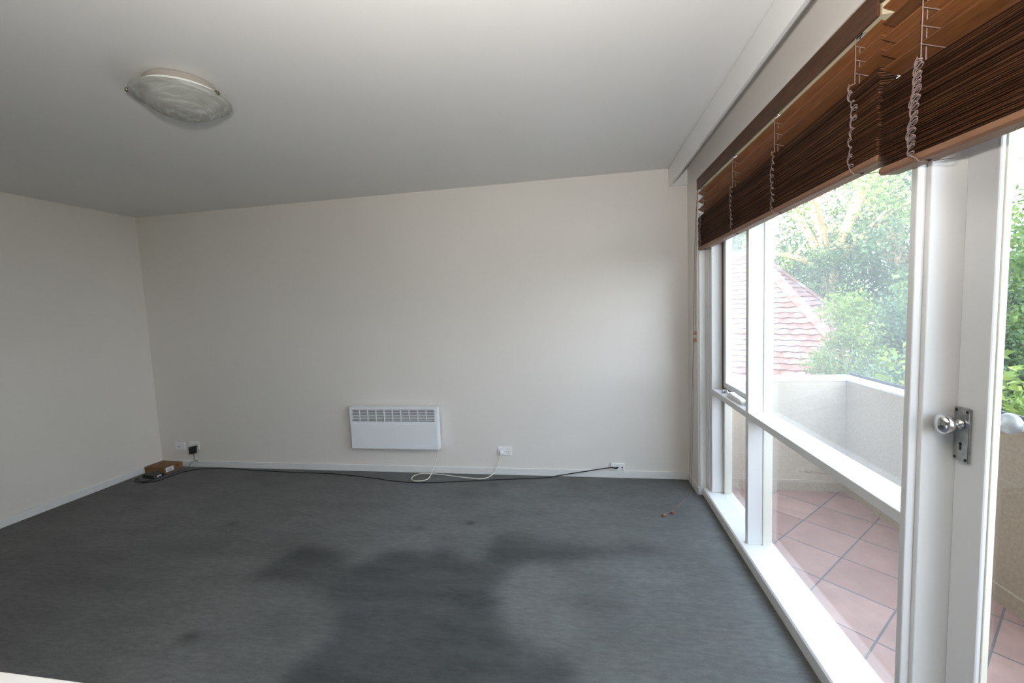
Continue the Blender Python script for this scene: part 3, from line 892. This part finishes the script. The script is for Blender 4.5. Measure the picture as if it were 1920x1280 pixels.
child(pg, 'plug', 'plastic', pc, smooth=True)

# ------------------------------------------------------------------ sockets
def faceplate(root, x, z, w=0.116, h=0.076, d=0.011):
    return MB().box(x - w / 2, x + w / 2, D - d, D - 0.0002, z - h / 2, z + h / 2).build('faceplate', 'plastic', root, bevel=0.003)
def rocker(fp, x, z):
    child(MB().prism([(D - 0.0112, z - 0.009), (D - 0.0145, z + 0.009), (D - 0.0112, z + 0.009)], 'X', x - 0.006, x + 0.006), 'switch', 'plastic', fp)
def pins(fp, x, z):
    q = MB()
    for sx, an in ((-0.0075, 30), (0.0075, -30), (0, 0)):
        m_ = Matrix.Translation((x + sx, 0, z + (0.004 if sx else -0.012))) @ Matrix.Rotation(math.radians(an), 4, 'Y')
        q.box(-0.0014, 0.0014, D - 0.0116, D - 0.0108, -0.0045, 0.0045, m_)
    child(q, 'pin_holes', 'dark', fp)
S = thing('power_outlet', 'white double power outlet right of the heater, heater plugged in', 'power outlet', (OX, D, OZ), 'double power outlets on the back wall')
f_ = faceplate(S, OX, OZ)
rocker(f_, OX - 0.028, OZ + 0.024); rocker(f_, OX + 0.028, OZ + 0.024)
pins(f_, OX + 0.026, OZ - 0.006); pins(f_, OX - 0.024, OZ - 0.006)
# low connection plate near the window
TX, TZ = 0.249, 0.0935
S = thing('phone_socket', 'small white wall socket plate near the window, black cable attached', 'wall socket', (TX, D, TZ))
f_ = faceplate(S, TX, TZ, 0.112, 0.058, 0.015)
child(MB().lathe([(0.006, 0), (0.006, -0.0007)], 16, (TX + 0.036, D - 0.0152, TZ - 0.004), 'Y'), 'coaxial_port', 'dark', f_)
child(MB().lathe([(0.006, 0), (0.006, -0.0007)], 16, (TX - 0.042, D - 0.0152, TZ - 0.003), 'Y'), 'coaxial_port', 'dark', f_)
child(MB().box(TX - 0.014, TX + 0.006, D - 0.0158, D - 0.0148, TZ - 0.010, TZ + 0.002), 'phone_port', 'dark', f_)
child(MB().box(TX + 0.028, TX + 0.043, D - 0.0158, D - 0.0148, TZ - 0.022, TZ - 0.019), 'label_line', 'grey_ink', f_)
# corner plates
AX, AZ = -3.981, 0.209
S = thing('aerial_socket', 'white aerial socket plate in the left corner above the cardboard box', 'wall socket', (AX, D, AZ))
f_ = faceplate(S, AX, AZ)
child(MB().lathe([(0.008, 0), (0.008, -0.003), (0.004, -0.0035)], 18, (AX - 0.006, D - 0.0112, AZ - 0.003), 'Y'), 'coaxial_port', 'grey_ink', f_, smooth=True)
PX, PZ = -3.818, 0.217
S = thing('power_outlet', 'white power outlet in the left corner with a black adapter plugged in', 'power outlet', (PX, D, PZ), 'double power outlets on the back wall')
f_ = faceplate(S, PX, PZ)
rocker(f_, PX - 0.028, PZ + 0.024); rocker(f_, PX + 0.030, PZ + 0.024)
pins(f_, PX + 0.036, PZ - 0.006)
A = thing('power_adapter', 'black plug-in power adapter hanging from the left corner outlet', 'power adapter', (PX - 0.02, D - 0.03, 0.18))
MB().prism([(PX - 0.018, 0.140), (PX + 0.030, 0.145), (PX + 0.038, 0.220), (PX - 0.020, 0.212)], 'Y', D - 0.052, D - 0.0112).build('adapter_body', 'black', A, bevel=0.004)
MB().tube(smooth_path([(PX + 0.008, D - 0.033, 0.143), (-3.808, 3.446, 0.107), (-3.812, 3.446, 0.080), (-3.765, 3.440, 0.0705), (-3.812, 3.432, 0.064), (-3.848, 3.440, 0.046), (-3.874, 3.444, 0.016), (-3.850, 3.405, 0.003), (-3.880, 3.330, 0.003), (-3.898, 3.275, 0.0035), (-3.925, 3.235, 0.010)], 6), 0.0022, 6).build('adapter_cord', 'rubber', A, smooth=True)

# ------------------------------------------------------------------ box, modem and long cable
def oriented(cx, cy, ang):
    return Matrix.Translation((cx, cy, 0)) @ Matrix.Rotation(math.radians(ang), 4, 'Z')
bm_ = oriented(-4.072, 3.362, -4.0)
BXX = thing('cardboard_box', 'flat brown cardboard box in the left corner under the sockets', 'box', (-4.072, 3.362, 0.0))
MB().box(-0.122, 0.122, -0.088, 0.088, 0.001, 0.062, bm_).build('carton', 'card', BXX, bevel=0.0015)
MB().box(0.1220, 0.1226, -0.074, 0.000, 0.014, 0.056, bm_).build('paper_label', 'paper', BXX)
MB().box(0.1226, 0.1229, -0.060, -0.012, 0.040, 0.043, bm_).box(0.1226, 0.1229, -0.060, -0.020, 0.031, 0.034, bm_).box(0.1226, 0.1229, -0.060, -0.014, 0.022, 0.027, bm_).build('label_print', 'grey_ink', BXX)
MB().lathe([(0.010, 0.0), (0.010, 0.0006)], 18, (0, 0, 0), 'X').build('red_mark', 'red_ink', BXX).matrix_world = Matrix.Identity(4)
rm = bpy.data.objects['red_mark']
rm.location = Vector((-4.072 + 0.122 + 0.004, 3.362 + 0.030, 0.042)) - Vector(BXX['_o'])
rm.rotation_euler = (0, 0, math.radians(-4))
MB().box(0.060, 0.095, 0.052, 0.058, 0.0620, 0.0623, bm_).build('red_print', 'red_ink', BXX)
mm_ = oriented(-4.000, 3.200, -9.0)
MO = thing('modem', 'small black modem on the carpet in front of the cardboard box', 'modem', (-4.000, 3.200, 0.0))
MB().box(-0.078, 0.078, -0.046, 0.046, 0.002, 0.034, mm_).build('modem_body', 'black', MO, bevel=0.004)
MB().box(0.0780, 0.0784, -0.020, 0.018, 0.009, 0.028, mm_).build('status_label', 'paper', MO)
MB().box(0.0784, 0.0787, -0.006, 0.012, 0.009, 0.019, mm_).build('label_print', 'black', MO)
g_ = MB().lathe([(0.0055, 0), (0.0055, 0.007), (0.003, 0.008)], 14, (0, 0, 0), 'X')
g_.v = [tuple(mm_ @ Vector((v[0] + 0.0782, v[1] - 0.036, v[2] + 0.016))) for v in g_.v]
g_.build('cable_port', 'worn_chrome', MO, smooth=True)
BK = [(-3.918, 3.165, 0.016), (-3.93, 3.12, 0.006), (-3.99, 3.085, 0.0042), (-4.075, 3.09, 0.0042), (-4.110, 3.125, 0.0042), (-4.085, 3.140, 0.009), (-4.02, 3.090, 0.011), (-3.945, 3.066, 0.005), (-3.858, 3.118, 0.0042), (-3.842, 3.229, 0.0042), (-3.810, 3.333, 0.0042), (-3.732, 3.397, 0.0042), (-3.585, 3.427, 0.0042), (-3.447, 3.436, 0.0042), (-3.284, 3.424, 0.0042), (-2.979, 3.404, 0.0042), (-2.631, 3.387, 0.0042), (-2.249, 3.38, 0.0042), (-1.848, 3.311, 0.0042), (-1.578, 3.255, 0.0042), (-1.336, 3.250, 0.0042), (-1.026, 3.30, 0.0042), (-0.761, 3.350, 0.0042), (-0.515, 3.388, 0.0042), (-0.316, 3.425, 0.006), (-0.227, 3.444, 0.017), (-0.004, 3.446, 0.058), (0.127, 3.448, 0.082), (0.19, 3.446, 0.0925), (0.222, 3.448, 0.090)]
CB = thing('modem_cable', 'long black cable along the foot of the back wall', 'cable', (-1.9, 3.3, 0.0))
MB().tube(smooth_path(BK, 8), 0.004, 8).build('cable', 'rubber', CB, smooth=True)
MB().box(0.219, 0.247, D - 0.030, D - 0.0155, 0.083, 0.094).build('cable_plug', 'rubber', CB, bevel=0.002)

# ------------------------------------------------------------------ counter at the lower left
CT = thing('counter', 'white counter top at the lower left corner of the room view', 'counter', (-1.3, 0.05, 0.0))
MB().box(-2.4, -0.30, -0.42, 0.478, 0.868, 0.900).build('counter_top', 'counter', CT, bevel=0.003)
MB().box(-2.36, -0.34, -0.38, 0.42, 0.0, 0.868).build('counter_base', 'trim', CT)

# ------------------------------------------------------------------ balcony
ZB = -0.05
tag(MB().box(XO + 0.02, 2.10, -2.4, 3.62, -0.35, ZB).build('balcony_floor', 'tiles'), 'terracotta balcony floor tiles laid diagonally', 'balcony floor', kind='structure')
pa = MB()
pa.box(1.915, 2.012, -2.4, 3.62, ZB, 0.795)
pa.box(XO + 0.02, 1.915, 3.44, 3.62, ZB, 0.795)
pa.box(XO + 0.02, 1.915, -2.4, -2.24, ZB, 0.795)
par = tag(pa.build('balcony_parapet', 'render', bevel=0.006), 'beige rendered parapet wall around the balcony', 'balcony wall', kind='structure')
pp = MB()
pp.box(1.905, 1.9148, -2.24, 3.43, ZB, ZB + 0.085)
pp.box(XO + 0.02, 1.9148, 3.430, 3.4398, ZB, ZB + 0.085)
tag(pp.build('trim_5', 'render'), 'low rendered plinth at the foot of the parapet', 'plinth', kind='structure')
cpg = MB()
cpg.box(1.911, 2.020, -2.4, 3.63, 0.7955, 0.812)
cpg.box(XO + 0.02, 1.911, 3.436, 3.63, 0.7955, 0.812)
tag(cpg.build('trim_6', 'coping', bevel=0.004), 'weathered white coping on top of the parapet', 'coping', kind='structure')
RL = thing('balcony_rail', 'black flat metal rail along the outer edge of the parapet', 'rail', (2.032, 0.6, 0.735))
MB().box(2.027, 2.037, -2.38, 3.61, 0.770, 0.830).build('flat_bar', 'black_metal', RL, bevel=0.002)
for y in (-2.0, -0.8, 0.4, 1.6, 2.8, 3.5):
    MB().box(2.0125, 2.027, y - 0.015, y + 0.015, 0.735, 0.79).build('bracket', 'black_metal', RL)

# ------------------------------------------------------------------ garden, house and trees
ZG = -3.2
gm = MB().box(-40, 90, -60, 90, ZG - 0.3, ZG)
tag(gm.build('garden_ground', 'ground'), 'green garden ground below the balcony', 'garden ground', kind='structure')

# neighbouring house with a tiled hip roof
NH = thing('house', 'neighbouring house with weathered red tiled hip roof beyond the balcony', 'house', (2.5, 11.0, ZG))
e = Vector((0.82, -0.573, 0)).normalized()  # along the eave
n = Vector((-0.573, -0.82, 0)).normalized()  # towards the viewer
apex = Vector((4.39, 11.81, 2.50))
tanp = math.tan(math.radians(47))
ze = -0.85
run = (apex.z - ze) / tanp
eR = apex + (e + n) * run; eR.z = ze
eB = apex + (e - n) * run; eB.z = ze
ridgeL = apex - e * 3.5
eL = ridgeL + (-e + n) * run; eL.z = ze
eBL = ridgeL + (-e - n) * run; eBL.z = ze
rf = MB()
def face_courses(pA, pB, qA, qB, k):
    """pA-pB eave, qA-qB ridge (may coincide): overlapping tile courses"""
    nrm = (pB - pA).cross(qA - pA).normalized()
    if nrm.z < 0: nrm = -nrm
    for i in range(k):
        t0, t1 = i / k, min((i + 1.15) / k, 1.0)
        a0 = pA.lerp(qA, t0); b0 = pB.lerp(qB, t0); a1 = pA.lerp(qA, t1); b1 = pB.lerp(qB, t1)
        lift = nrm * 0.04
        m0 = max(2, int((b0 - a0).length / 0.26))
        for j in range(m0):
            u0, u1 = j / m0, (j + 1) / m0
            l0 = a0.lerp(b0, u0); r0 = a0.lerp(b0, u1); l1 = a1.lerp(b1, u0); r1 = a1.lerp(b1, u1)
            mid0 = (l0 + r0) / 2 + nrm * 0.03; mid1 = (l1 + r1) / 2 + nrm * 0.03
            rf.add([l0 + lift, mid0 + lift, r0 + lift, r1, mid1, l1, l0, r0], [(0, 1, 4, 5), (1, 2, 3, 4), (6, 7, 2, 1, 0)])
face_courses(eL, eR, ridgeL, apex, 30)
face_courses(eR, eB, apex, apex, 30)
face_courses(eBL, eL, ridgeL, ridgeL, 30)
face_courses(eB, eBL, apex, ridgeL, 30)
roof = rf.build('tiled_roof', 'roof', NH)
cpn = MB()
for a_, b_ in ((apex, eR), (apex, eB), (ridgeL, eL), (ridgeL, eBL), (apex, ridgeL)):
    cpn.tube([a_ + Vector((0, 0, 0.03)), b_ + Vector((0, 0, 0.05))], 0.11, 8)
child(cpn, 'ridge_tiles', 'roof', roof, smooth=True)
roof.children[0].location = (0, 0, 0)
hw_ = MB()
o_ = 0.5
cs = [eR - (e + n) * o_, eL - (-e + n) * o_, eBL - (-e - n) * o_, eB - (e - n) * o_]
hw_.prism([(p.x, p.y) for p in cs], 'Z', ZG, ze + 0.05)
hw_.build('house_walls', 'brick', NH)

def leaf_cloud(centers, radii, per, size, seed, aspect=0.45, droop=0.0):
    """leaf blades (folded along the midrib) scattered round branch ends"""
    rg = np.random.default_rng(seed)
    c = np.repeat(np.asarray(centers, float), per, 0)
    r = np.repeat(np.asarray(radii, float), per)[:, None]
    k = len(c)
    d = rg.normal(size=(k, 3)); d /= np.linalg.norm(d, axis=1)[:, None]
    pos = c + d * r * (rg.random((k, 1)) ** 0.45)
    ax = rg.normal(size=(k, 3)); ax[:, 2] -= droop; ax += 0.5 * d
    ax /= np.linalg.norm(ax, axis=1)[:, None]
    s = rg.normal(size=(k, 3)); s -= ax * (s * ax).sum(1)[:, None]
    s /= np.linalg.norm(s, axis=1)[:, None]
    up = np.cross(ax, s)
    ln = size * rg.uniform(0.7, 1.3, (k, 1))
    wd_ = ln * aspect * 0.5
    v = np.stack([pos, pos + ax * ln * .45 + s * wd_ + up * wd_ * .35, pos + ax * ln, pos + ax * ln * .45 - s * wd_ + up * wd_ * .35], 1).reshape(-1, 3)
    i = np.arange(k)[:, None] * 4
    f = np.concatenate([i + [0, 1, 2], i + [0, 2, 3]], 1).reshape(-1, 3)
    return v, f

def leaf_obj(name, v, f, m, parent):
    me = bpy.data.meshes.new(name)
    me.vertices.add(len(v)); me.vertices.foreach_set('co', v.astype(np.float32).ravel())
    me.loops.add(len(f) * 3); me.loops.foreach_set('vertex_index', f.astype(np.int32).ravel())
    me.polygons.add(len(f)); me.polygons.foreach_set('loop_start', np.arange(0, len(f) * 3, 3, dtype=np.int32))
    me.polygons.foreach_set('loop_total', np.full(len(f), 3, np.int32))
    me.update(calc_edges=True)
    me.materials.append(M[m])
    o = bpy.data.objects.new(name, me)
    COL.objects.link(o)
    o.parent = parent
    o.location = -Vector(parent['_o'])
    return o

def polar(az, d):
    a = math.radians(az)
    return d * math.sin(a), d * math.cos(a)

def tree(name, label, cat, az, d, ztop, crown_r, crown_h, leaf, size, nclu, per, bark, seed, trunk_r=0.14, droop=0.3, clu_r=0.5, group=None, open_=0.0, aspect=0.45):
    rg = np.random.default_rng(seed)
    x, y = polar(az, d)
    t = thing(name, label, cat, (x, y, ZG), group)
    zc = ztop - crown_h / 2
    wb = MB()
    fork = Vector((x + rg.uniform(-.15, .15), y + rg.uniform(-.15, .15), max(ztop - crown_h * 0.92, ZG + 0.25)))
    wb.tube(smooth_path([(x, y, ZG - 0.05), (x + rg.uniform(-.1, .1), y + rg.uniform(-.1, .1), (ZG + fork.z) / 2), fork], 4), [trunk_r * 1.2] * 4 + [trunk_r] * 5, 9)
    cen = []; rad = []
    nb = 9
    ends = []
    for i in range(nb):
        a = 2 * PI * (i + rg.uniform(-.3, .3)) / nb
        el = rg.uniform(0.15, 0.98)
        end = Vector((x + crown_r * 0.85 * math.cos(a) * math.sqrt(max(0.05, 1 - (2 * el - 1) ** 2 * 0.9)), y + crown_r * 0.85 * math.sin(a) * math.sqrt(max(0.05, 1 - (2 * el - 1) ** 2 * 0.9)), ztop - crown_h + crown_h * el))
        mid = fork.lerp(end, 0.5) + Vector((rg.uniform(-.3, .3), rg.uniform(-.3, .3), rg.uniform(0.0, .35))) * crown_r * 0.3
        path = smooth_path([fork, mid, end], 5)
        wb.tube(path, [lerp(trunk_r * 0.62, 0.012, k / (len(path) - 1)) for k in range(len(path))], 6)
        for q in range(3):
            s0 = path[int(len(path) * (0.4 + 0.18 * q))]
            e2 = s0 + Vector((rg.uniform(-1, 1), rg.uniform(-1, 1), rg.uniform(-.2, 1))) * crown_r * 0.4
            wb.tube([s0, s0.lerp(e2, .5) + Vector((0, 0, 0.05)), e2], [trunk_r * 0.26, trunk_r * 0.16, 0.008], 5)
            ends.append(e2)
        ends.append(end)
    for k in range(nclu):
        if rg.random() < 0.5 and ends:
            p = np.array(ends[rg.integers(len(ends))]) + rg.normal(size=3) * 0.25 * clu_r
        else:
            u = rg.normal(size=3); u /= np.linalg.norm(u)
            rr = rg.uniform(0.55, 1.0) if rg.random() > open_ else rg.uniform(0.2, 1.0)
            p = np.array([x, y, zc]) + u * rr * np.array([crown_r, crown_r, crown_h / 2])
        p[2] = max(p[2], ZG + 0.3)
        cen.append(p); rad.append(clu_r * rg.uniform(0.6, 1.25))
    wb.build('trunk', bark, t, smooth=True)
    v, f = leaf_cloud(cen, rad, per, size, seed + 1, aspect, droop)
    leaf_obj('foliage', v, f, leaf, t)
    return t

G1 = 'trees beyond the balcony'
tree('gum_tree', 'tall airy tree with pale orange branches against the sky', 'tree', 27.0, 18.0, 9.2, 3.2, 7.6, 'leaf_lime', 0.14, 95, 75, 'orange_bark', 101, 0.24, 0.6, 0.62, G1)
tree('gum_tree', 'tall light green tree seen at the right end of the big pane', 'tree', 33.5, 20.5, 8.6, 2.4, 7.4, 'leaf_grey', 0.15, 120, 80, 'orange_bark', 102, 0.24, 0.6, 0.65, G1)
tree('gum_tree', 'tall tree rising behind the tiled roof', 'tree', 18.0, 23.0, 9.4, 3.6, 7.6, 'leaf_mid', 0.22, 150, 50, 'bark', 103, 0.26, 0.6, 0.7, G1)
tree('evergreen_tree', 'dense dark evergreen tree in the middle of the big pane', 'tree', 30.5, 17.0, 3.9, 2.1, 6.4, 'leaf_dark', 0.10, 170, 150, 'bark', 104, 0.16, 0.3, 0.5, G1)
tree('evergreen_tree', 'dense dark tree behind the hip of the tiled roof', 'tree', 24.5, 18.8, 3.9, 2.2, 6.4, 'leaf_dark', 0.11, 170, 150, 'bark', 105, 0.16, 0.3, 0.5, G1)
tree('evergreen_tree', 'dark spreading tree beside the door post', 'tree', 36.5, 7.6, 1.95, 0.85, 4.6, 'leaf_dark', 0.06, 170, 170, 'bark', 106, 0.11, 0.3, 0.26, G1)
tree('garden_shrub', 'rounded pale green shrub beside the tiled roof', 'shrub', 29.2, 7.2, 1.44, 0.42, 3.4, 'leaf_lime', 0.05, 120, 170, 'bark', 107, 0.06, 0.3, 0.22, 'shrubs below the balcony')
tree('garden_shrub', 'grey green bushy shrub low over the right parapet', 'shrub', 33.0, 6.4, 0.88, 0.70, 3.0, 'leaf_grey', 0.05, 130, 170, 'bark', 108, 0.06, 0.3, 0.22, 'shrubs below the balcony')
tree('garden_shrub', 'low shrub between roof and parapet', 'shrub', 28.6, 6.0, 0.42, 0.50, 2.6, 'leaf_mid', 0.05, 110, 150, 'bark', 109, 0.06, 0.3, 0.22, 'shrubs below the balcony')
tree('garden_shrub', 'bushy shrub between the pale green shrub and the door post', 'shrub', 33.2, 8.0, 1.15, 0.55, 3.6, 'leaf_grey', 0.055, 130, 150, 'bark', 117, 0.06, 0.3, 0.22, 'shrubs below the balcony')
tree('branching_tree', 'leafy tree with bare grey branches seen through the door glass', 'tree', 41.5, 9.2, 2.75, 1.5, 3.6, 'leaf_mid', 0.11, 110, 80, 'bark', 110, 0.14, 0.3, 0.4, G1)
rh = tree('flowering_shrub', 'large-leaved shrub with red flowers seen through the door glass', 'shrub', 41.5, 4.9, 1.30, 1.0, 3.4, 'leaf_lime', 0.105, 130, 75, 'bark', 111, 0.06, 0.1, 0.24, 'shrubs below the balcony', aspect=0.42)
rgf = np.random.default_rng(5)
xf, yf = polar(40.6, 4.1)
fcen = [(xf + rgf.uniform(-.45, .5), yf + rgf.uniform(-.35, .3), rgf.uniform(0.2, 1.0)) for _ in range(9)]
for i_, fc_ in enumerate(fcen):
    v, f = leaf_cloud([fc_], [0.04], 22, 0.035, 77 + i_, 0.8)
    leaf_obj('flower', v, f, 'flower', rh)
tree('evergreen_tree', 'broad dark tree behind the flowering shrub', 'tree', 47.0, 11.5, 2.9, 2.0, 5.2, 'leaf_dark', 0.14, 140, 70, 'bark', 112, 0.16, 0.3, 0.5, G1)
tree('gum_tree', 'tall tree far to the right beyond the door', 'tree', 57.0, 15.0, 6.5, 3.0, 6.5, 'leaf_grey', 0.2, 120, 50, 'bark', 113, 0.22, 0.6, 0.65, G1)
for k_, az_ in enumerate((66, 76, 87, 98)):  # unseen row of trees added to block sky and darken the left wall
    tree('evergreen_tree', ('dark garden tree', 'broad dark garden tree', 'tall dark garden tree', 'dense dark garden tree')[k_] + ' beyond the balcony, right of the door, unseen, added to shade the room', 'tree', az_, 10.5 + (k_ % 2) * 2, 4.2, 2.2, 6.5, 'leaf_dark', 0.16, 150, 60, 'bark', 130 + k_, 0.16, 0.3, 0.55, G1)
tree('evergreen_tree', 'far dark tree low on the horizon between the tall trees', 'tree', 31.0, 23.0, 5.0, 4.0, 8.0, 'leaf_mid', 0.22, 230, 75, 'bark', 114, 0.2, 0.3, 0.75, G1)
tree('evergreen_tree', 'far dark tree low on the horizon behind the roof', 'tree', 22.0, 25.0, 5.0, 4.0, 8.0, 'leaf_dark', 0.22, 190, 60, 'bark', 115, 0.2, 0.3, 0.8, G1)
tree('evergreen_tree', 'far dark tree low on the horizon to the right of the door', 'tree', 40.5, 22.0, 3.9, 3.6, 7.0, 'leaf_mid', 0.2, 190, 60, 'bark', 116, 0.2, 0.3, 0.75, G1)

# small white post among the shrubs
gx, gy = polar(31.3, 8.6)
GP = thing('garden_post', 'small white capped post among the shrubs below the balcony', 'post', (gx, gy, ZG))
MB().box(gx - 0.02, gx + 0.02, gy - 0.02, gy + 0.02, ZG - 0.02, 0.92).build('post', 'trim', GP)
MB().box(gx - 0.06, gx + 0.06, gy - 0.06, gy + 0.06, 0.92, 0.98).build('cap', 'trim', GP, bevel=0.01)

# parts that were built around their own origin
dome.location = (0, 0, 0)
